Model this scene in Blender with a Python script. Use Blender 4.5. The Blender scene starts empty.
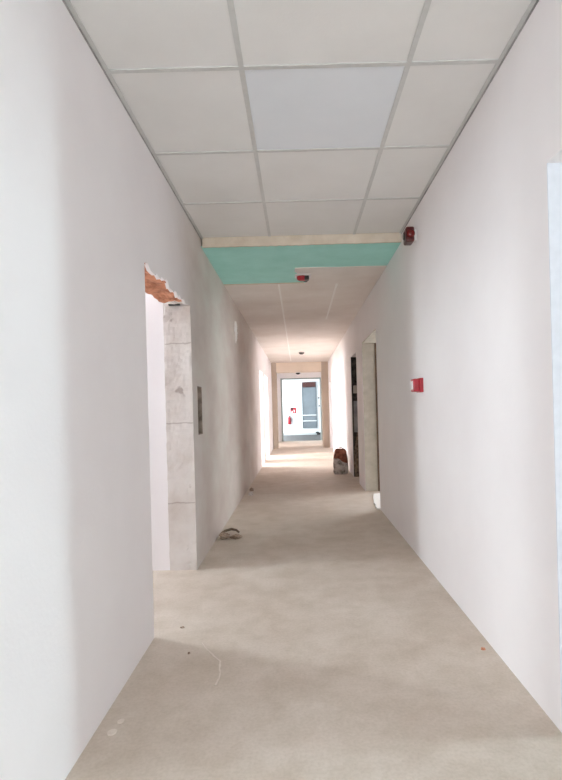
import bpy, bmesh, math, random
from mathutils import Vector, Matrix, noise as mnoise
random.seed(7)
S = bpy.context.scene
COL = S.collection

# ------------------------------------------------------------------ materials
def new_mat(name):
    m = bpy.data.materials.new(name); m.use_nodes = True
    nt = m.node_tree; b = nt.nodes['Principled BSDF']
    return m, nt, b

def lnk(nt, a, b): nt.links.new(a, b)

def noise_node(nt, scale, detail=4, rough=.55, vec=None):
    n = nt.nodes.new('ShaderNodeTexNoise'); n.inputs['Scale'].default_value = scale
    n.inputs['Detail'].default_value = detail; n.inputs['Roughness'].default_value = rough
    if vec is not None: lnk(nt, vec, n.inputs['Vector'])
    return n

def ramp(nt, fac, stops):
    r = nt.nodes.new('ShaderNodeValToRGB'); e = r.color_ramp.elements
    while len(e) < len(stops): e.new(.5)
    for i, (p, c) in enumerate(stops):
        e[i].position = p; e[i].color = (*c, 1) if len(c) == 3 else c
    lnk(nt, fac, r.inputs['Fac']); return r

def mixc(nt, fac, a, b, mode='MIX'):
    m = nt.nodes.new('ShaderNodeMix'); m.data_type = 'RGBA'; m.blend_type = mode
    if isinstance(fac, float): m.inputs[0].default_value = fac
    else: lnk(nt, fac, m.inputs[0])
    for s, v in ((6, a), (7, b)):
        if isinstance(v, tuple): m.inputs[s].default_value = (*v, 1)
        else: lnk(nt, v, m.inputs[s])
    return m.outputs[2]

def bump(nt, b, height, strength=.2, dist=.01):
    n = nt.nodes.new('ShaderNodeBump'); n.inputs['Strength'].default_value = strength
    n.inputs['Distance'].default_value = dist
    lnk(nt, height, n.inputs['Height']); lnk(nt, n.outputs['Normal'], b.inputs['Normal'])

def position(nt):
    return nt.nodes.new('ShaderNodeNewGeometry').outputs['Position']

def plain(name, col, rough=.5, metal=0., var=.06, scale=30., bmp=.0):
    m, nt, b = new_mat(name)
    p = position(nt); n = noise_node(nt, scale, 3, .5, p)
    lo = tuple(max(0, c * (1 - var)) for c in col); hi = tuple(min(1, c * (1 + var)) for c in col)
    r = ramp(nt, n.outputs['Fac'], [(.3, lo), (.7, hi)])
    lnk(nt, r.outputs['Color'], b.inputs['Base Color'])
    b.inputs['Roughness'].default_value = rough; b.inputs['Metallic'].default_value = metal
    if bmp: bump(nt, b, n.outputs['Fac'], bmp, .004)
    return m

def speckle(name, lo, hi, mid=None, scale=6, rough=.9, bmp=.3, bscale=40):
    m, nt, b = new_mat(name); p = position(nt)
    n = noise_node(nt, scale, 6, .6, p); n2 = noise_node(nt, bscale, 4, .6, p)
    st = [(.32, lo), (.68, hi)] if mid is None else [(.3, lo), (.5, mid), (.7, hi)]
    r = ramp(nt, n.outputs['Fac'], st)
    lnk(nt, r.outputs['Color'], b.inputs['Base Color'])
    b.inputs['Roughness'].default_value = rough
    bump(nt, b, n2.outputs['Fac'], bmp, .008)
    return m

def mat_wall_paint():
    m, nt, b = new_mat('white_wall_paint'); p = position(nt)
    n = noise_node(nt, 1.3, 5, .55, p); f = noise_node(nt, 55, 3, .6, p)
    r = ramp(nt, n.outputs['Fac'], [(.3, WALL_LO), (.7, WALL_HI)])
    lnk(nt, r.outputs['Color'], b.inputs['Base Color']); b.inputs['Roughness'].default_value = .82
    bump(nt, b, f.outputs['Fac'], .12, .004); return m

def mat_wall_left():
    """painted plaster that gives way to bare mottled plaster past the doorway"""
    m, nt, b = new_mat('plaster_wall'); p = position(nt)
    n = noise_node(nt, 1.3, 5, .55, p); f = noise_node(nt, 55, 3, .6, p)
    paint = ramp(nt, n.outputs['Fac'], [(.3, WALL_LO), (.7, WALL_HI)]).outputs['Color']
    mp = nt.nodes.new('ShaderNodeMapping'); lnk(nt, p, mp.inputs['Vector']); mp.inputs['Scale'].default_value = (1, .55, 1.0)
    n2 = noise_node(nt, 1.7, 7, .6, mp.outputs['Vector'])
    bare = ramp(nt, n2.outputs['Fac'], [(.34, (.52, .45, .415)), (.47, (.575, .51, .47)), (.55, (.59, .55, .505)), (.68, (.66, .60, .56))]).outputs['Color']
    sp = nt.nodes.new('ShaderNodeSeparateXYZ'); lnk(nt, p, sp.inputs[0])
    ad = nt.nodes.new('ShaderNodeMath'); ad.operation = 'MULTIPLY_ADD'
    lnk(nt, n.outputs['Fac'], ad.inputs[0]); ad.inputs[1].default_value = 1.2; lnk(nt, sp.outputs['Y'], ad.inputs[2])
    mr = nt.nodes.new('ShaderNodeMapRange'); mr.interpolation_type = 'SMOOTHSTEP'
    lnk(nt, ad.outputs[0], mr.inputs['Value']); mr.inputs['From Min'].default_value = 3.6; mr.inputs['From Max'].default_value = 5.4
    mr2 = nt.nodes.new('ShaderNodeMapRange'); mr2.interpolation_type = 'SMOOTHSTEP'
    lnk(nt, ad.outputs[0], mr2.inputs['Value']); mr2.inputs['From Min'].default_value = 9.5; mr2.inputs['From Max'].default_value = 12.0
    sb = nt.nodes.new('ShaderNodeMath'); sb.operation = 'SUBTRACT'
    lnk(nt, mr.outputs[0], sb.inputs[0]); lnk(nt, mr2.outputs[0], sb.inputs[1])
    c = mixc(nt, sb.outputs[0], paint, bare)
    lnk(nt, c, b.inputs['Base Color']); b.inputs['Roughness'].default_value = .88
    bump(nt, b, f.outputs['Fac'], .18, .005); return m

def mat_floor():
    m, nt, b = new_mat('screed_floor'); p = position(nt)
    n = noise_node(nt, .9, 7, .6, p); n2 = noise_node(nt, 5, 6, .65, p); f = noise_node(nt, 70, 4, .6, p)
    c1 = ramp(nt, n.outputs['Fac'], [(.32, FL_LO), (.52, FL_MID), (.7, FL_HI)]).outputs['Color']
    c2 = ramp(nt, n2.outputs['Fac'], [(.3, (.86, .84, .80)), (.6, (1, 1, 1))]).outputs['Color']
    c3 = ramp(nt, f.outputs['Fac'], [(.3, (.90, .89, .87)), (.6, (1, 1, 1))]).outputs['Color']
    c = mixc(nt, 1.0, mixc(nt, 1.0, c1, c2, 'MULTIPLY'), c3, 'MULTIPLY')
    lnk(nt, c, b.inputs['Base Color']); b.inputs['Roughness'].default_value = .75
    bump(nt, b, f.outputs['Fac'], .15, .004); return m

def mat_block_jamb():
    """end faces of pale building blocks, one wide joint every 0.63 m, grey smudges"""
    m, nt, b = new_mat('pale_block_jamb'); p = position(nt)
    sp = nt.nodes.new('ShaderNodeSeparateXYZ'); lnk(nt, p, sp.inputs[0])
    nz = noise_node(nt, 14, 4, .6, p)
    a = nt.nodes.new('ShaderNodeMath'); a.operation = 'MULTIPLY_ADD'; lnk(nt, nz.outputs['Fac'], a.inputs[0]); a.inputs[1].default_value = .03; lnk(nt, sp.outputs['Z'], a.inputs[2])
    o = nt.nodes.new('ShaderNodeMath'); o.operation = 'SUBTRACT'; lnk(nt, a.outputs[0], o.inputs[0]); o.inputs[1].default_value = .545
    md = nt.nodes.new('ShaderNodeMath'); md.operation = 'PINGPONG'; lnk(nt, o.outputs[0], md.inputs[0]); md.inputs[1].default_value = .315
    j = ramp(nt, md.outputs[0], [(.0, (.62, .58, .55)), (.008, (1, 1, 1))])
    n = noise_node(nt, 3.2, 6, .6, p)
    base = ramp(nt, n.outputs['Fac'], [(.3, (.54, .475, .43)), (.5, (.625, .575, .54)), (.7, (.68, .64, .61))]).outputs['Color']
    n2 = noise_node(nt, 9, 3, .5, p)
    sm = ramp(nt, n2.outputs['Fac'], [(.25, (.62, .57, .55)), (.31, (1, 1, 1))]).outputs['Color']
    c = mixc(nt, 1.0, mixc(nt, 1.0, base, j.outputs['Color'], 'MULTIPLY'), sm, 'MULTIPLY')
    lnk(nt, c, b.inputs['Base Color']); b.inputs['Roughness'].default_value = .9
    bump(nt, b, noise_node(nt, 40, 4, .6, p).outputs['Fac'], .3, .006); return m

WALL_LO, WALL_HI = (.83, .80, .808), (.88, .857, .865)
FL_LO, FL_MID, FL_HI = (.57, .482, .405), (.65, .57, .495), (.72, .65, .58)
M = {}
M['wall'] = mat_wall_paint(); M['wall_left'] = mat_wall_left(); M['floor'] = mat_floor(); M['jamb'] = mat_block_jamb()
M['ceil'] = speckle('skimmed_ceiling', (.72, .665, .62), (.82, .785, .75), scale=1.6, rough=.85, bmp=.08)
M['slab'] = plain('concrete_slab', (.62, .60, .58), .9)
M['tile'] = speckle('mineral_fibre_tile', (.755, .752, .735), (.80, .80, .785), scale=2.2, rough=.9, bmp=.12, bscale=120)
M['tile_cool'] = speckle('cool_white_tile', (.735, .772, .81), (.775, .81, .845), scale=2.2, rough=.9, bmp=.1, bscale=120)
M['grid'] = plain('grey_grid_enamel', (.585, .59, .575), .45, var=.04)
M['gap'] = plain('dark_shadow_joint', (.36, .355, .345), .9, var=.3, scale=12)
M['green'] = speckle('green_board', (.37, .76, .69), (.45, .84, .78), scale=4, rough=.85, bmp=.1)
M['cream'] = speckle('cream_board_edge', (.62, .53, .42), (.74, .66, .55), scale=7, rough=.9, bmp=.2)
M['tape'] = plain('white_joint_filler', (.90, .885, .86), .85, var=.04)
M['brick'] = speckle('broken_orange_brick', (.33, .12, .065), (.70, .33, .20), (.60, .26, .15), scale=9, rough=.95, bmp=.7, bscale=35)
M['mortar'] = speckle('white_mortar', (.66, .60, .55), (.82, .79, .76), scale=12, rough=.95, bmp=.4)
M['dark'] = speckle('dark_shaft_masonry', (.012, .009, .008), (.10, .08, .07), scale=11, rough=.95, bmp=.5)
M['chase'] = speckle('brown_chased_masonry', (.10, .07, .05), (.42, .34, .28), scale=9, rough=.95, bmp=.6)
M['red'] = plain('red_plastic', (.38, .012, .024), .35, var=.1)
M['darkred'] = plain('dark_red_plastic', (.085, .008, .008), .3, var=.15)
M['lens'] = plain('deep_red_lens', (.15, .009, .009), .12, var=.1)
M['black'] = plain('black_plastic', (.018, .017, .016), .4)
M['white_plastic'] = plain('white_plastic', (.80, .79, .78), .4, var=.03)
M['chrome'] = plain('bright_metal', (.6, .6, .6), .25, 1.)
M['frame'] = plain('grey_green_door_frame', (.36, .40, .39), .5, var=.08)
M['shutter'] = plain('grey_blue_panel', (.13, .16, .18), .3, var=.12, scale=5)
M['brown'] = plain('red_brown_box', (.075, .022, .018), .55, var=.2)
M['lobby_floor'] = plain('dark_lobby_tiles', (.075, .07, .068), .6, var=.15, scale=6)
M['lobby_wall'] = plain('bright_white_wall', (.86, .87, .88), .8, var=.02)
M['sack_red'] = speckle('rusty_brown_sacking', (.10, .025, .015), (.42, .15, .09), scale=14, rough=.95, bmp=.6)
M['sack_white'] = speckle('dirty_white_sacking', (.09, .07, .055), (.66, .60, .55), (.45, .39, .35), scale=13, rough=.95, bmp=.6)
M['rubble'] = speckle('dusty_rubble', (.20, .12, .075), (.50, .40, .32), scale=22, rough=.95, bmp=.6)
M['dark_strip'] = speckle('dark_brown_strip', (.10, .06, .04), (.22, .15, .10), scale=6, rough=.8, bmp=.3)

# ------------------------------------------------------------------ mesh helpers
def box(bm, x0, x1, y0, y1, z0, z1):
    vs = [bm.verts.new(v) for v in ((x0,y0,z0),(x1,y0,z0),(x1,y1,z0),(x0,y1,z0),(x0,y0,z1),(x1,y0,z1),(x1,y1,z1),(x0,y1,z1))]
    for f in ((0,3,2,1),(4,5,6,7),(0,1,5,4),(1,2,6,5),(2,3,7,6),(3,0,4,7)):
        bm.faces.new([vs[i] for i in f])
    return vs

def rbox(bm, x0, x1, y0, y1, z0, z1, r=.005, seg=2):
    t = bmesh.new(); box(t, x0, x1, y0, y1, z0, z1)
    bmesh.ops.bevel(t, geom=t.edges[:], offset=r, segments=seg, affect='EDGES', profile=.5)
    me = bpy.data.meshes.new('t'); t.to_mesh(me); t.free(); bm.from_mesh(me); bpy.data.meshes.remove(me)

def tube(bm, pts, rad, n=10, caps=True):
    rings = []; pts = [Vector(p) for p in pts]
    if not isinstance(rad, (list, tuple)): rad = [rad] * len(pts)
    for i, p in enumerate(pts):
        d = (pts[min(i+1, len(pts)-1)] - pts[max(i-1, 0)]).normalized()
        q = d.to_track_quat('Z', 'Y')
        rings.append([bm.verts.new(p + q @ Vector((rad[i]*math.cos(2*math.pi*k/n), rad[i]*math.sin(2*math.pi*k/n), 0))) for k in range(n)])
    for a, b in zip(rings, rings[1:]):
        for k in range(n): bm.faces.new((a[k], a[(k+1) % n], b[(k+1) % n], b[k]))
    if caps: bm.faces.new(rings[0][::-1]); bm.faces.new(rings[-1])

def prism(bm, poly, axis, a0, a1):
    """extrude a polygon (list of 2-D points in the two other axes) along an axis"""
    def mk(p, a):
        v = list(p); v.insert(axis, a); return bm.verts.new(v)
    A = [mk(p, a0) for p in poly]; B = [mk(p, a1) for p in poly]
    n = len(poly)
    bm.faces.new(A); bm.faces.new(B[::-1])
    for i in range(n): bm.faces.new((A[i], B[i], B[(i+1) % n], A[(i+1) % n]))

def lump(bm, c, r, sub=3, amp=.25, freq=2.0, seed=0, flat=None):
    t = bmesh.new(); bmesh.ops.create_icosphere(t, subdivisions=sub, radius=1)
    for v in t.verts:
        k = 1 + amp * mnoise.fractal(v.co * freq + Vector((seed*3.1, seed, 7.7)), .8, 2, 4)
        v.co = Vector((c[0] + v.co.x*r[0]*k, c[1] + v.co.y*r[1]*k, c[2] + v.co.z*r[2]*k))
        if flat is not None and v.co.z < flat: v.co.z = flat
    me = bpy.data.meshes.new('t'); t.to_mesh(me); t.free(); bm.from_mesh(me); bpy.data.meshes.remove(me)

def obj(name, bm, mat, parent=None, smooth=False, loc=None):
    bmesh.ops.recalc_face_normals(bm, faces=bm.faces[:])
    me = bpy.data.meshes.new(name); bm.to_mesh(me); bm.free()
    o = bpy.data.objects.new(name, me); COL.objects.link(o)
    me.materials.append(mat)
    if smooth:
        for p in me.polygons: p.use_smooth = True
    if parent is not None: o.parent = parent
    elif loc is not None: o.location = loc
    if parent is not None and parent.type == 'EMPTY':
        for v in me.vertices: v.co -= parent.location
    elif parent is not None:
        q = parent.parent
        if q is not None:
            for v in me.vertices: v.co -= q.location
    return o

def tag(o, label, cat, group=None):
    o['label'] = label; o['category'] = cat
    if group: o['group'] = group
    return o

def thing(name, label, cat, loc, group=None):
    o = bpy.data.objects.new(name, None); COL.objects.link(o); o.location = loc; o.empty_display_size = .1
    return tag(o, label, cat, group)

def struct(name, bm, mat):
    o = obj(name, bm, mat); o['kind'] = 'structure'; return o

def boxes(*bs):
    bm = bmesh.new()
    for b in bs: box(bm, *b)
    return bm

# ------------------------------------------------------------------ sizes
XL, XR = -.835, .96          # corridor wall faces
T = .215                     # wall thickness
ZT, ZC, ZS = 2.795, 2.718, 3.05   # tile ceiling, plasterboard ceiling, slab
YB, YE = -4.0, 20.0          # corridor ends
YH = 4.60                    # where the tile ceiling stops

def wall_boxes(x0, x1, y0, y1, z1, holes):
    """boxes of a wall along Y with holes (ya, yb, za, zb)"""
    out = []; y = y0
    for ya, yb, za, zb in sorted(holes):
        if ya > y: out.append((x0, x1, y, ya, 0, z1))
        if za > 0: out.append((x0, x1, ya, yb, 0, za))
        if zb < z1: out.append((x0, x1, ya, yb, zb, z1))
        y = yb
    if y < y1: out.append((x0, x1, y, y1, 0, z1))
    return out

# ------------------------------------------------------------------ floor
bm = bmesh.new()
box(bm, -5.2, 6.2, YB - .2, YE, -.2, 0)
struct('floor', bm, M['floor'])
struct('floor_lobby', boxes((-3.2, 3.4, YE, 24.9, -.2, 0)), M['lobby_floor'])

# ------------------------------------------------------------------ left wall
DL = (2.86, 4.07, 0, 2.16)          # near doorway
DA = (11.25, 12.15, 0, 2.12); DB = (12.75, 14.1, 0, 2.12)
DC = (17.3, 18.7, 0, 2.12)
SLOT = (4.265, 4.46, 1.055, 1.46)
D0 = (.05, 1.37, 0, 2.1)  # unseen doorway added to let fill light reach the right wall
bm = boxes(*[b for b in wall_boxes(XL - T, XL, YB, YE, ZS, [D0, DL, DA, DB, DC]) if not (abs(b[2] - 4.07) < 1e-6 and b[4] == 0)])
# wall past the doorway, cut for the narrow slot
box(bm, XL - T, XL, 4.07, SLOT[0], 0, ZS); box(bm, XL - T, XL, SLOT[1], DA[0], 0, ZS)
box(bm, XL - T, XL, SLOT[0], SLOT[1], 0, SLOT[2]); box(bm, XL - T, XL, SLOT[0], SLOT[1], SLOT[3], ZS)
# ragged plaster edge hanging over the doorway
pts = [(2.86, 2.161)]; y = 2.86
while y < 4.07:
    t = (y - 2.86) / 1.21
    pts.append((y, 2.098 + random.uniform(-.028, .022) - .02 * t)); y += random.uniform(.03, .075)
pts += [(4.07, 2.09), (4.07, 2.161)]
prism(bm, pts, 0, XL - .022, XL)
struct('wall_left', bm, M['wall_left'])

# far jamb of the near doorway: rough pale block ends
bm = bmesh.new(); nz, nx = 90, 12
grid = []
for i in range(nz + 1):
    row = []
    for k in range(nx + 1):
        x = XL - T + T * k / nx; z = 2.085 * i / nz
        e = .006 * mnoise.noise(Vector((x*9, 3, z*9))) + .004 * mnoise.noise(Vector((x*30, 8, z*30)))
        edge = 0
        if k == nx or k == 0: edge = max(0, mnoise.noise(Vector((5 + k, 1, z*7)))) * .014
        if i < 3: edge += .012 * abs(mnoise.noise(Vector((x*14, 2, 3))))
        row.append(bm.verts.new((x - (edge if k == nx else -edge if k == 0 else 0), 4.062 + e + edge, z)))
    grid.append(row)
for i in range(nz):
    for k in range(nx): bm.faces.new((grid[i][k], grid[i][k+1], grid[i+1][k+1], grid[i+1][k]))
back = [[bm.verts.new((XL - T + T * k / nx, 4.075, 2.085 * i / nz)) for k in (0, nx)] for i in (0, nz)]
for k, s in ((0, 0), (nx, 1)):
    f = [grid[i][k] for i in range(nz + 1)] + [back[1][s], back[0][s]]
    bm.faces.new(f)
bm.faces.new([grid[nz][k] for k in range(nx + 1)] + [back[1][1], back[1][0]])
struct('trim_1', bm, M['jamb'])

# broken brick lintel
lt = thing('lintel', 'broken orange brick lintel exposed above the doorway in the left wall', 'lintel', (XL - T/2, 3.46, 2.08))
bm = bmesh.new(); n1, n2 = 60, 14
low = []
for i in range(n1 + 1):
    row = []
    for k in range(n2 + 1):
        y = 2.86 + 1.13 * i / n1; x = XL - T + .004 + (T - .018) * k / n2
        z = 2.102 + .022 * mnoise.fractal(Vector((x*9, y*5, 1)), .8, 2, 4) + (.03 if (k == n2 and mnoise.noise(Vector((y*8, 0, 0))) > .1) else 0)
        row.append(bm.verts.new((x, y, z)))
    low.append(row)
for i in range(n1):
    for k in range(n2): bm.faces.new((low[i][k], low[i+1][k], low[i+1][k+1], low[i][k+1]))
up = [bm.verts.new(v) for v in ((XL - T + .004, 2.86, 2.158), (XL - .014, 2.86, 2.158), (XL - .014, 3.99, 2.158), (XL - T + .004, 3.99, 2.158))]
bm.faces.new(up)
bm.faces.new([low[0][k] for k in range(n2 + 1)] + [up[1], up[0]])
bm.faces.new([low[n1][k] for k in range(n2 + 1)] + [up[2], up[3]])
bm.faces.new([low[i][0] for i in range(n1 + 1)] + [up[3], up[0]])
bm.faces.new([low[i][n2] for i in range(n1 + 1)] + [up[2], up[1]])
obj('brick_course', bm, M['brick'], lt)
bm = bmesh.new()
lump(bm, (XL - .05, 3.97, 2.125), (.045, .10, .035), 3, .3, 2, 2)
lump(bm, (XL - .13, 4.02, 2.12), (.07, .04, .028), 3, .3, 2, 5)
o = obj('mortar_bed', bm, M['mortar'], lt); o['label'] = 'white mortar lumps at the far end'
bm = bmesh.new(); rbox(bm, XL - .165, XL - .075, 4.03, 4.06, 2.086, 2.098, .004)  # black strip put in for the shade of the gap over the jamb
o = obj('gap_shade_strip', bm, M['black'], lt); o['label'] = 'dark strip standing for the shaded gap on top of the jamb'

# slot in the left wall
bm = bmesh.new()
a, b, c, d = SLOT
box(bm, XL - .07, XL - .045, a, b, c, d)
box(bm, XL - .045, XL - .001, a, a + .006, c, d); box(bm, XL - .045, XL - .001, b - .006, b, c, d)
box(bm, XL - .045, XL - .001, a + .006, b - .006, c, c + .006); box(bm, XL - .045, XL - .001, a + .006, b - .006, d - .006, d)
lump(bm, (XL - .045, 4.37, 1.22), (.022, .05, .14), 3, .35, 2.5, 4)
lump(bm, (XL - .05, 4.39, 1.36), (.015, .04, .05), 3, .35, 2.5, 9)
tag(obj('wall_slot', bm, M['chase']), 'narrow dark vertical slot chased into the left wall past the pale block jamb', 'slot')

# scar of white plaster on the left wall
bm = bmesh.new()
lump(bm, (XL, 6.98, 2.36), (.028, .075, .10), 3, .5, 2.2, 3)
lump(bm, (XL, 7.02, 2.26), (.022, .06, .07), 3, .5, 2.2, 8)
tag(obj('plaster_scar', bm, M['tape']), 'small white plaster scar high on the bare left wall', 'plaster')

# ------------------------------------------------------------------ right wall
R0 = (-.2, 1.945, 0, 2.15)
R1 = (6.25, 7.65, 0, 2.2); RN = (8.42, 9.28, 0, 2.15); R3 = (14.75, 15.85, 0, 2.05)
struct('wall_right', boxes(*wall_boxes(XR, XR + T, YB, YE, ZS, [R0, R1, RN, R3])), M['wall'])

bm = bmesh.new()
nz = 60
L = [(XR + .004 + .006 * abs(mnoise.noise(Vector((1, 4, i * .3)))), 2.195 * i / nz) for i in range(nz + 1)]
prism(bm, L + [(XR + T, 2.195), (XR + T, 0)], 1, 7.638, 7.652)
box(bm, XR + .001, XR + T - .001, R1[0], 7.638, 2.192, 2.2)
struct('trim_8', bm, speckle('bare_grey_plaster', (.44, .415, .345), (.56, .53, .46), scale=7, rough=.95, bmp=.3))
struct('trim_9', boxes((XR + .0005, XR + T - .001, R0[1] - .006, R0[1], 0, R0[3])), plain('pale_blue_jamb', (.70, .735, .79), .85, var=.03))
struct('trim_10', boxes((XR + .186, XR + T, 7.615, 7.638, 0, 2.19)), M['dark_strip'])  # dark strip along the rear edge of the far jamb
# shaft behind the narrow dark opening
sx = XR + T
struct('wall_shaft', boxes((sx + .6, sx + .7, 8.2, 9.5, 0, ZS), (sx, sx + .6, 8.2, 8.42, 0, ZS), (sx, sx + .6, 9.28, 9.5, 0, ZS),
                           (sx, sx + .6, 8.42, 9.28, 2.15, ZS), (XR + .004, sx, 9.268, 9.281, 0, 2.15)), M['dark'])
# block fragments bedded in the shaft's far side
bm = bmesh.new(); rbox(bm, XR + .03, XR + .2, 9.235, 9.27, 1.50, 1.64, .01); struct('trim_2', bm, plain('beige_block_face', (.50, .45, .40), .9, var=.2, scale=9))
bm = bmesh.new(); lump(bm, (XR + .10, 9.26, .35), (.09, .05, .40), 3, .4, 3, 4, 0.0); struct('trim_11', bm, speckle('brown_rubble_fill', (.04, .025, .018), (.34, .25, .18), scale=24, rough=.95, bmp=.6))
bm = bmesh.new(); rbox(bm, XR + .03, XR + .2, 9.235, 9.27, .80, 1.36, .01)
struct('trim_3', bm, plain('grey_block_face', (.36, .36, .375), .9, var=.25, scale=9))

# pale slab painting the patch of light on the doorway floor
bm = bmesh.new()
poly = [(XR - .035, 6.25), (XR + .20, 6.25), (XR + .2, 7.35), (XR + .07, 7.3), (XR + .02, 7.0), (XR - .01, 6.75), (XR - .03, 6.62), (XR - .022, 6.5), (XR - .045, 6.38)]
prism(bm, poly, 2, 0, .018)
tag(obj('light_patch', bm, M['tape']), 'pale slab standing for the patch of light on the floor of the doorway in the right wall', 'light patch')

# ------------------------------------------------------------------ beam frame and end of the corridor
PY0, PY1 = 16.3, 16.75
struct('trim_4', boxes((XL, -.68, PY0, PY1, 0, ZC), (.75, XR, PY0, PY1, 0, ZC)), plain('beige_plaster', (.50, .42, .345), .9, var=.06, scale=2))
struct('trim_7', boxes((-.68, .75, PY0, PY1, 2.42, ZC)), plain('lit_beam_plaster', (.80, .70, .59), .9, var=.05, scale=2))  # paler copy of the pilaster plaster, the light on the beam put into its colour
# end wall with a framed opening into the lobby
EX0, EX1, EZ = -.68, .90, 2.44
struct('wall_end', boxes((XL, EX0, YE - .01, YE + .22, 0, ZS), (EX1, XR, YE - .01, YE + .22, 0, ZS), (EX0, EX1, YE - .01, YE + .22, EZ, ZS)), M['wall'])
struct('door_1', boxes((EX0, EX0 + .06, YE - .03, YE + .24, 0, EZ), (EX1 - .06, EX1, YE - .03, YE + .24, 0, EZ), (EX0 + .06, EX1 - .06, YE - .03, YE + .24, EZ - .05, EZ)), M['frame'])

# ------------------------------------------------------------------ lobby
LY = 24.5
struct('wall_lobby', boxes((-3.2, 3.4, LY, LY + .2, 0, ZS), (3.3, 3.5, YE, LY, 0, ZS), (-3.4, -3.2, YE, LY, 0, .5), (-3.4, -3.2, YE, LY, 2.9, ZS),
                           (-3.2, XL, YE, YE + .22, 0, ZS), (XR, 3.3, YE, YE + .22, 0, ZS)), M['lobby_wall'])
struct('baseboard_lobby', boxes((-3.2, 3.3, LY - .015, LY, 0, .10)), plain('pale_grey_skirting', (.55, .57, .58), .5))

gd = thing('glazed_door', 'grey glazed door under a red-brown box in the far bright lobby wall', 'door', (.52, LY, .3))
x0, x1, z0, z1 = .17, .86, .32, 2.50
obj('frame', boxes((x0, x0 + .03, LY - .05, LY, z0, z1), (x1 - .03, x1, LY - .05, LY, z0, z1), (x0 + .03, x1 - .03, LY - .05, LY, z0, z0 + .03)), M['shutter'], gd)
obj('pane', boxes((x0 + .03, x1 - .03, LY - .025, LY, z0 + .03, 2.28)), plain('grey_pane', (.19, .22, .245), .2, var=.1, scale=2), gd)
bm = bmesh.new(); rbox(bm, x0 + .03, x1 - .03, LY - .14, LY, 2.26, z1, .015)
o = obj('roller_box', bm, M['brown'], gd); o['label'] = 'red-brown box across the top'
for z in (.93, .66):
    bm = bmesh.new(); rbox(bm, x0 + .02, x1 - .02, LY - .075, LY - .02, z - .022, z + .022, .006); obj('rail', bm, M['white_plastic'], gd)
# hinges/catches on the wall beside it
for z, y_ in ((1.74, .02), (1.36, 0)):
    bm = bmesh.new(); rbox(bm, .955 - y_, 1.015 - y_, LY - .06, LY, z - .03, z + .03, .01)
    tag(obj('wall_switch', bm, M['black']), 'upper small dark switch on the lobby wall right of the grey glazed door' if z > 1.5 else 'lower small dark switch on the lobby wall right of the grey glazed door', 'switch')
bm = bmesh.new(); rbox(bm, .84, 1.0, LY - .22, LY - .03, 0, .10, .01); lump(bm, (.86, LY - .13, .10), (.09, .08, .055), 2, .3, 2, 3)
tag(obj('toolbox', bm, M['black']), 'small dark box on the lobby floor below the grey glazed door', 'box')

fe = thing('fire_extinguisher', 'red fire extinguisher hung on the bright lobby wall below a red sign', 'fire extinguisher', (-.46, LY - .09, .53))
fx, fy = -.46, LY - .09
bm = bmesh.new()
tube(bm, [(fx, fy, .52), (fx, fy, .535), (fx, fy, .55), (fx, fy, .80), (fx, fy, .84), (fx, fy, .865), (fx, fy, .88)], [.06, .072, .076, .076, .065, .04, .025], 18)
obj('cylinder_body', bm, M['red'], fe, True)
bm = bmesh.new(); tube(bm, [(fx, fy, .88), (fx, fy, .92)], .02, 10); rbox(bm, fx - .015, fx + .015, fy - .09, fy + .03, .92, .935, .004); rbox(bm, fx - .012, fx + .012, fy - .10, fy + .02, .945, .96, .004); box(bm, fx - .01, fx + .01, fy, fy + .02, .92, .95)
vh = obj('valve_handle', bm, M['black'], fe)
bm = bmesh.new(); tube(bm, [(fx + .02, fy, .90), (fx + .07, fy - .02, .89), (fx + .10, fy - .03, .82), (fx + .10, fy - .03, .66)], [.011, .011, .011, .016], 8)
obj('hose', bm, M['black'], vh, True)
obj('wall_bracket', boxes((fx - .05, fx + .05, fy + .07, LY - .002, .70, .74)), M['chrome'], fe)

sg = thing('fire_sign', 'small square red fire sign on the bright lobby wall', 'sign', (-.26, LY, 1.05))
sp_ = obj('plate', boxes((-.40, -.12, LY - .012, LY, 1.03, 1.31)), M['red'], sg)
bm = bmesh.new()
box(bm, -.385, -.27, LY - .016, LY - .012, 1.21, 1.295)
o = obj('dark_corner', bm, M['black'], sp_)
bm = bmesh.new()
tube(bm, [(-.21, LY - .014, 1.08), (-.21, LY - .014, 1.19)], .022, 8); tube(bm, [(-.21, LY - .014, 1.19), (-.23, LY - .014, 1.22), (-.255, LY - .014, 1.16)], .007, 6)
prism(bm, [(-.36, 1.06), (-.27, 1.06), (-.29, 1.11), (-.315, 1.17), (-.34, 1.12)], 1, LY - .016, LY - .012)
obj('pictogram', bm, M['white_plastic'], sp_)

# ------------------------------------------------------------------ rooms at the sides (shells with window openings)
def shell(name, x0, x1, y0, y1, outer, win, zc=2.95):
    """walls and ceiling of a side room; outer = -1/1 side of the outer wall, win = (ya, yb, za, zb)"""
    t = .2; bs = []
    if outer < 0:
        bs += wall_boxes(x0 - t, x0, y0, y1, zc, [win])
    else:
        bs += wall_boxes(x1, x1 + t, y0, y1, zc, [win])
    bs += [(x0 - (t if outer < 0 else 0), x1 + (t if outer > 0 else 0), y0 - t, y0, 0, zc), (x0 - (t if outer < 0 else 0), x1 + (t if outer > 0 else 0), y1, y1 + t, 0, zc),
           (x0 - (t if outer < 0 else 0), x1 + (t if outer > 0 else 0), y0 - t, y1 + t, zc, zc + .15)]
    return struct(name, boxes(*bs), M['wall'])

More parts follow.
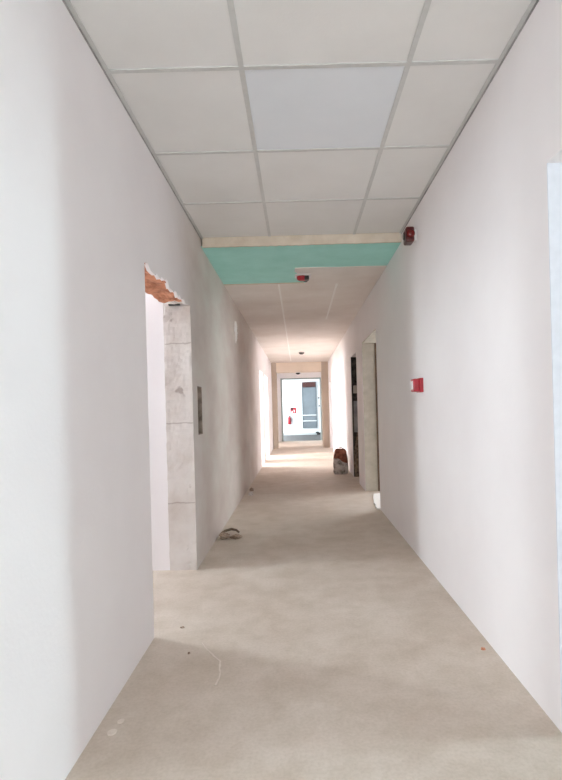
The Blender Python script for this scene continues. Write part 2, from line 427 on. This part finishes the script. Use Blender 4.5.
shell('wall_room_left', -3.2, XL - T, 1.6, 4.072, -1, WINL := (3.60, 4.03, 1.15, 2.7))
shell('wall_fill_room_left', -4.6, XL - T, -3.0, 1.39, -1, WIN0 := (-2.6, -1.2, .7, 2.5))  # unseen room added to hold the near fill window
shell('wall_room_left_far', -4.6, XL - T, 10.8, 15.2, -1, WINA := (11.9, 13.6, .9, 2.6))
shell('wall_room_left_end', -4.6, XL - T, 16.9, 19.6, -1, WINC := (17.3, 18.8, .5, 2.5))
shell('wall_room_right', XR + T, 4.6, -2.0, 2.45, 1, WINR := (2.0, 2.25, .4, 2.7))
shell('wall_room_right_middle', XR + T, 4.0, 4.6, 10.6, 1, WINM := (7.9, 10.2, .7, 2.4))
shell('wall_room_right_far', XR + T, 3.2, 14.0, 16.6, 1, WINF := (14.3, 15.2, 1.2, 2.0))
# corridor end behind the camera
struct('wall_back', boxes((XL, XR, YB - .2, YB, 0, .7), (XL, XR, YB - .2, YB, 2.5, ZS)), M['wall'])

# ------------------------------------------------------------------ ceilings
struct('ceiling', boxes((XL, XR, 6.0, YE, ZC, ZC + .1)), M['ceil'])
struct('ceiling_slab', boxes((XL - T, XR + T, YB, YE, ZS, ZS + .2), (-3.4, 3.5, YE, LY + .2, ZS, ZS + .2)), M['slab'])
struct('ceiling_near', boxes((XL, XR, YB, 1.5715 - .012, ZT, ZT + .02)), M['tile'])

gl, TS = -.218, .7545
cols = [(XL, gl), (gl, gl + TS), (gl + TS, XR)]
rows = [2.325 + (k - 1) * TS for k in range(4)] + [YH]
names_r = ['row nearest the camera', 'second row from the camera', 'third row from the camera', 'last row before the green board']
names_c = ['left', 'middle', 'right']
g = .012
for j in range(4):
    for i, (a, b) in enumerate(cols):
        bm = bmesh.new()
        ya, yb = rows[j], rows[j+1]
        rbox(bm, a + (.003 if i == 0 else g * .4), b - (.003 if i == 2 else g * .4), ya + g * .4, yb - (g * .4 if j < 3 else .004), ZT + .002, ZT + .018, .003, 1)
        cool = (i == 1 and j == 1)
        lab = ('cool bluish-white square ceiling tile, middle of the second row from the camera' if cool else
               '%s ceiling tile at the %s of the %s' % ('whole white square' if i == 1 else 'cut white', names_c[i] + (' wall' if i != 1 else ''), names_r[j])).replace('at the middle of', 'in the middle of')
        tag(obj('ceiling_tile', bm, M['tile_cool'] if cool else M['tile']), lab, 'ceiling tile', 'tiles of the suspended ceiling')

cg = thing('ceiling_grid', 'grey metal grid holding the white ceiling tiles', 'ceiling grid', (0, 3.0, ZT))
for x in (gl, gl + TS):
    bm = bmesh.new(); box(bm, x - g, x + g, rows[0] - .0, YH - .002, ZT - .003, ZT + .002); box(bm, x - .0015, x + .0015, rows[0], YH - .002, ZT + .002, ZT + .045)
    obj('main_runner', bm, M['grid'], cg)
for j in range(4):
    for i, (a, b) in enumerate(cols):
        bm = bmesh.new(); y = rows[j]
        box(bm, a + (g if i else .002), b - (g if i < 2 else .002), y - g, y + g, ZT - .003, ZT + .002)
        box(bm, a + (g if i else .002), b - (g if i < 2 else .002), y - .0015, y + .0015, ZT + .002, ZT + .03)
        obj('cross_tee', bm, M['grid'], cg)
for s in (-1, 1):
    bm = bmesh.new(); x = XL if s < 0 else XR; w = .022
    box(bm, min(x, x - s*w), max(x, x - s*w), rows[0], YH - .002, ZT - .004, ZT + .001)
    wa = obj('wall_angle', bm, M['grid'], cg)
    bm = bmesh.new(); box(bm, min(x, x - s*.005), max(x, x - s*.005), rows[0], YH - .002, ZT - .011, ZT - .004)
    obj('shadow_joint', bm, M['gap'], wa)

# green plasterboard soffit
gp = thing('plasterboard_panel', 'green moisture-resistant plasterboard across the ceiling where the tiles stop', 'plasterboard', (0, 5.3, ZC))
bm = bmesh.new(); box(bm, XL + .001, XR - .001, YH + .02, 6.0, ZC, ZC + .013)
obj('board', bm, M['green'], gp)
bm = bmesh.new()
n = 70; topz = ZT + .015
pl = [(XL + .012, topz), (XR - .003, topz)]
pl += [(XR - .003 - (XR - XL - .015) * k / n, ZC - .002 - .008 * abs(mnoise.noise(Vector((k*.35, 2, 1))))) for k in range(n + 1)]
prism(bm, pl, 1, YH, YH + .02)
o = obj('edge_strip', bm, M['cream'], gp); o['label'] = 'cream raw edge facing the tiles'
bm = bmesh.new()
poly = [(0.0, 5.36), (.2, 5.35), (.45, 5.37), (.7, 5.36), (XR - .002, 5.37), (XR - .002, 6.0), (.13, 6.0), (.10, 5.92), (.06, 5.80), (.03, 5.6), (-.005, 5.5)]
prism(bm, poly, 2, ZC - .006, ZC)
o = obj('skim_patch', bm, M['ceil'], gp); o['label'] = 'beige skimmed patch over the far right'
bm = bmesh.new(); box(bm, XL + .002, .10, 5.985, 6.02, ZC - .004, ZC)
obj('joint_filler', bm, M['cream'], gp)

# white filled joints in the plasterboard ceiling
for k, (x0, x1, y0, y1, w) in enumerate(((-.195, -.20, 6.05, 15.8, .022), (.49, .495, 6.1, 8.5, .024))):
    bm = bmesh.new(); N = 40; L = []; R = []
    for i in range(N + 1):
        t = i / N; x = x0 + (x1 - x0) * t; y = y0 + (y1 - y0) * t
        L.append((x - w/2 - .006 * mnoise.noise(Vector((y*4, 1, k))), y)); R.append((x + w/2 + .006 * mnoise.noise(Vector((y*4, 5, k))), y))
    prism(bm, L + R[::-1], 2, ZC - .003, ZC)
    struct('trim_%d' % (5 + k), bm, M['tape'])

# ------------------------------------------------------------------ alarm devices
def detector(x, y, z, label, s=1.0, red=False):
    t = thing('fire_detector' if not red else 'alarm_beacon', label, 'detector' if not red else 'alarm', (x, y, z))
    bm = bmesh.new(); tube(bm, [(x, y, z), (x, y, z - .012*s), (x, y, z - .018*s)], [.075*s, .075*s, .065*s], 24); obj('base', bm, M['white_plastic'], t)
    return t
bx, by, bz = .086, 5.66, ZC - .006
t = thing('alarm_beacon', 'red alarm beacon on the ceiling patch beside the green plasterboard', 'alarm', (bx, by, bz))
bm = bmesh.new(); rbox(bm, bx - .088, bx + .088, by - .075, by + .075, bz - .012, bz, .004); obj('base_plate', bm, M['white_plastic'], t)
bm = bmesh.new(); tube(bm, [(bx - .012, by, bz - .012), (bx - .012, by, bz - .04), (bx - .012, by, bz - .056)], [.058, .056, .036], 22); obj('red_body', bm, M['red'], t)
bm = bmesh.new(); rbox(bm, bx + .012, bx + .066, by - .052, by + .03, bz - .056, bz - .012, .01); obj('sounder', bm, M['black'], t)
bm = bmesh.new(); tube(bm, [(bx - .005, by + .065, bz - .006), (bx, by + .12, bz - .022), (bx + .006, by + .17, bz - .02), (bx + .035, by + .23, bz - .012), (bx + .05, by + .25, bz - .004)], .005, 6); obj('cable', bm, M['black'], t)

for x, y, lab, s in ((.112, 13.3, 'small dark detector on the pale ceiling before the far beam', 1.0), (.008, 16.55, 'tiny dark detector under the far beam at the corridor end', 1.0)):
    z = ZC if y < 16 else 2.42
    t = thing('fire_detector', lab, 'detector', (x, y, z))
    bm = bmesh.new(); tube(bm, [(x, y, z), (x, y, z - .018)], [.09, .085], 20); obj('base', bm, M['white_plastic'], t)
    bm = bmesh.new(); tube(bm, [(x, y, z - .018), (x, y, z - .045), (x, y, z - .07)], [.075, .07, .03], 20); obj('sensor_head', bm, M['black'], t)

# siren high on the right wall
t = thing('alarm_siren', 'dark red alarm siren high on the right wall just below the ceiling', 'alarm', (XR, 4.07, 2.53))
bm = bmesh.new(); rbox(bm, XR - .02, XR + .002, 4.025, 4.115, 2.545, 2.635, .005); obj('base', bm, M['white_plastic'], t)
bm = bmesh.new(); rbox(bm, XR - .088, XR - .02, 4.01, 4.13, 2.530, 2.650, .016, 3); sb = obj('body', bm, M['darkred'], t)
bm = bmesh.new(); tube(bm, [(XR - .052, 4.011, 2.59), (XR - .052, 3.998, 2.59), (XR - .052, 3.990, 2.59)], [.034, .031, .018], 20); obj('lens', bm, M['lens'], sb, True)
bm = bmesh.new(); tube(bm, [(XR - .087, 4.07, 2.59), (XR - .098, 4.07, 2.59)], [.036, .026], 18); obj('sounder_grille', bm, M['black'], sb)

# manual call point
t = thing('call_point', 'small red manual call point at chest height on the right wall', 'call point', (XR, 4.0, 1.355))
bm = bmesh.new(); rbox(bm, XR - .030, XR + .002, 3.945, 4.06, 1.352, 1.462, .005); obj('back_box', bm, M['red'], t)
bm = bmesh.new(); rbox(bm, XR - .074, XR - .030, 3.950, 4.055, 1.357, 1.457, .008, 3); hs = obj('housing', bm, M['red'], t)
bm = bmesh.new(); rbox(bm, XR - .080, XR - .073, 3.968, 4.038, 1.375, 1.440, .003); o = obj('press_plate', bm, M['white_plastic'], hs); o['label'] = 'white press plate'

SKX = .765
# ------------------------------------------------------------------ rubble and sack on the floor
sk = thing('rubble_sack', 'lumpy sack, rusty brown above and dirty white below, by the dark opening', 'sack', (SKX, 9.75, 0))
def sack_ring(z0, z1, top_open, seed, prof):
    bm = bmesh.new(); n, m = 36, 26; rings = []
    for i in range(m + 1):
        t = i / m; z = z0 + (z1 - z0) * t
        rx, ry = prof(z)
        r = []
        for k in range(n):
            a = 2*math.pi*k/n
            d = 1 + .13 * mnoise.fractal(Vector((math.cos(a)*1.4, math.sin(a)*1.4, z*6 + seed)), .9, 2, 4)
            # boxy footprint
            ca, sa = math.cos(a), math.sin(a); q = (abs(ca)**4 + abs(sa)**4) ** -.25
            r.append(bm.verts.new((SKX + rx*ca*q*d, 9.75 + ry*sa*q*d, z)))
        rings.append(r)
    for a, b in zip(rings, rings[1:]):
        for k in range(n): bm.faces.new((a[k], a[(k+1) % n], b[(k+1) % n], b[k]))
    bm.faces.new(rings[0][::-1]); bm.faces.new(rings[-1])
    return bm
prof = lambda z: (.140 - .04 * max(0, (z - .12) / .36) - .02 * max(0, .05 - z) / .05, .11 - .035 * max(0, (z - .15) / .33))
def sack_shell(zt, seed):
    """upper cloth: a skin over the lower half with a ragged hem"""
    bm = bmesh.new(); n, m = 40, 16; rings = []
    for i in range(m + 1):
        r = []
        for k in range(n):
            a = 2*math.pi*k/n; ca, sa = math.cos(a), math.sin(a)
            hem = .27 + .09 * mnoise.noise(Vector((ca*1.3, sa*1.3, seed))) + .05 * ca * -1 + .03 * mnoise.noise(Vector((ca*4, sa*4, seed)))
            t = i / m; z = hem + (zt - hem) * t
            rx, ry = prof(z)
            d = 1.06 + .15 * mnoise.fractal(Vector((ca*1.4, sa*1.4, z*6 + 1)), .9, 2, 4)
            q = (abs(ca)**4 + abs(sa)**4) ** -.25
            sh = 1 - .25 * max(0, t - .8) / .2
            r.append(bm.verts.new((SKX + rx*ca*q*d*sh, 9.75 + ry*sa*q*d*sh, z + .02 * mnoise.noise(Vector((ca*2, sa*2, 5))) * (t > .9))))
        rings.append(r)
    for a, b in zip(rings, rings[1:]):
        for k in range(n): bm.faces.new((a[k], a[(k+1) % n], b[(k+1) % n], b[k]))
    bm.faces.new(rings[-1]); bm.faces.new(rings[0][::-1])
    return bm
o = obj('lower_sacking', sack_ring(0, .42, False, 1, prof), M['sack_white'], sk, True); o['label'] = 'dirty white lower half'
o = obj('upper_sacking', sack_shell(.47, 2), M['sack_red'], sk, True); o['label'] = 'rusty brown upper half'
bm = bmesh.new(); tube(bm, [(SKX, 9.74, .46), (SKX - .01, 9.71, .50), (SKX + .02, 9.70, .505), (SKX + .06, 9.70, .47), (SKX + .075, 9.69, .41)], .007, 6); obj('tie_wire', bm, M['black'], sk, True)

def rubble(x, y, r, seed, label, mat='rubble', grp='crumbs on the floor'):
    bm = bmesh.new(); lump(bm, (x, y, r[2]*.55), r, 3, .55, 2.0, seed, flat=0.0)
    return tag(obj('rubble_piece', bm, M[mat]), label, 'rubble', grp)
# heap by the left wall: a chipped lump, its shadow modelled as a curled brown strip
rubble(-.762, 5.04, (.045, .06, .035), 1, 'fist-sized brown rubble lump at the foot of the left wall past the doorway')
rubble(-.645, 5.04, (.055, .05, .02), 2, 'flat crumb of rubble just right of the fist-sized lump by the left wall')
bm = bmesh.new(); tube(bm, [(-.815, 5.19, .012), (-.78, 5.235, .03), (-.72, 5.26, .04), (-.67, 5.255, .03), (-.64, 5.235, .010)], [.010, .013, .014, .012, .010], 7)
tag(obj('shadow_strip', bm, M['dark_strip']), 'curled dark brown strip standing for the shadow behind the rubble lump by the left wall', 'rubble')
def dab(name, poly, label, mat, cat):
    bm = bmesh.new(); prism(bm, poly, 2, 0, .003); return tag(obj(name, bm, mat), label, cat)
PALE = speckle('pale_cement', (.66, .58, .51), (.73, .655, .585), scale=20, rough=.9, bmp=.3)
pth = [(-.5555, 2.78), (-.51, 2.69), (-.425, 2.57), (-.415, 2.48), (-.40, 2.40), (-.415, 2.34)]
P2 = []
for (x0, y0), (x1, y1) in zip(pth, pth[1:]):
    for k in range(6):
        t = k / 6; y = y0 + (y1 - y0) * t; P2.append((x0 + (x1 - x0) * t + .012 * mnoise.noise(Vector((y*14, 1, 2))), y))
pth = P2 + [pth[-1]]
wd = [.0025 + .006 * abs(mnoise.noise(Vector((k*.7, 3, 1)))) for k in range(len(pth))]
dab('cement_streak', [(x - w, y) for (x, y), w in zip(pth, wd)] + [(x + w, y) for (x, y), w in reversed(list(zip(pth, wd)))], 'thin pale crooked cement streak on the floor in front of the left doorway', PALE, 'streak')
for cx, cy, r, lab in ((-.755, 2.09, .013, 'pale cement splash on the floor near the left wall, the farther of two'), (-.765, 2.02, .018, 'pale cement splash on the floor near the left wall, the nearer of two')):
    dab('cement_splash', [(cx + r * (1 + .3 * mnoise.noise(Vector((k, cx*9, cy*3)))) * math.cos(k * math.pi / 8), cy + r * 1.1 * (1 + .3 * mnoise.noise(Vector((k, cx*9, cy*3)))) * math.sin(k * math.pi / 8)) for k in range(16)], lab, PALE, 'splash')
rubble(-.735, 7.55, (.035, .045, .03), 4, 'pale crumb by the left wall farther off than the brown rubble', 'mortar')
rubble(-.76, 7.95, (.03, .03, .03), 5, 'grey-brown crumb farthest along the foot of the left wall')
rubble(-.705, 2.98, (.011, .008, .006), 6, 'tiny dark crumb on the bright floor in the left doorway')
rubble(-.60, 2.66, (.007, .007, .005), 7, 'tiny dark crumb on the floor right of the left wall corner')
rubble(.905, 2.62, (.010, .010, .007), 8, 'tiny reddish crumb at the foot of the right wall', 'brick')

# ------------------------------------------------------------------ light: daylight at the window openings, plus added fill near and behind the camera
def daylight(name, loc, rot, sx, sy, power, col):
    l = bpy.data.lights.new(name, 'AREA'); l.shape = 'RECTANGLE'; l.size = sx; l.size_y = sy; l.energy = power; l.color = col
    o = bpy.data.objects.new(name, l); COL.objects.link(o); o.location = loc; o.rotation_euler = rot; return o
H90 = math.pi / 2
def win_light(name, x, win, side, power, col):
    ya, yb, za, zb = win
    # side -1: window in the wall at low X, light shines towards +X
    return daylight(name, (x, (ya + yb)/2, (za + zb)/2), (0, -H90 if side < 0 else H90, 0), zb - za, yb - ya, power, col)
COOL = (.86, .96, 1.0); SKYB = (.72, .95, 1.0); NEUT = (.94, .985, 1.0); WARM = (1, .955, .89)
win_light('daylight_left', -3.35, WINL, -1, 43, COOL)
win_light('fill_left_near', -4.75, WIN0, -1, 66, COOL)  # unseen window light added to fill the near right wall
win_light('daylight_left_far', -4.75, WINA, -1, 330, NEUT)
win_light('daylight_left_end', -4.75, WINC, -1, 140, WARM)
win_light('daylight_right', 4.75, WINR, 1, 62, SKYB)
win_light('daylight_right_middle', 4.15, WINM, 1, 130, NEUT)
win_light('daylight_right_far', 3.35, WINF, 1, 25, NEUT)
daylight('fill_back', ((XL + XR)/2, YB - .1, 1.6), (H90, 0, 0), 1.7, 1.7, 84, COOL)  # unseen window light added behind the camera as frontal fill
daylight('daylight_lobby', (-3.3, 22.3, 1.7), (0, -H90, 0), 2.3, 4.0, 360, COOL)

w = bpy.data.worlds.new('sky'); S.world = w; w.use_nodes = True
w.node_tree.nodes['Background'].inputs[0].default_value = (.75, .86, 1, 1); w.node_tree.nodes['Background'].inputs[1].default_value = 1.8

# ------------------------------------------------------------------ camera
cam = bpy.data.cameras.new('camera'); co = bpy.data.objects.new('camera', cam); COL.objects.link(co); S.camera = co
cam.sensor_fit = 'AUTO'; cam.sensor_width = 36; cam.lens = 515 / 780 * 36
cam.shift_x = -17.7 / 780; cam.shift_y = 18.7 / 780; cam.clip_start = .02
co.location = (0, 0, 1.25)
co.matrix_world = Matrix.Translation((0, 0, 1.25)) @ Matrix.Rotation(H90, 4, 'X') @ Matrix.Rotation(-.0267, 4, 'Z')

S.view_settings.view_transform = 'Standard'; S.view_settings.look = 'None'; S.view_settings.gamma = 1; S.view_settings.use_curve_mapping = False
S.view_settings.exposure = 0.32
S.cycles.max_bounces = 16; S.cycles.diffuse_bounces = 12
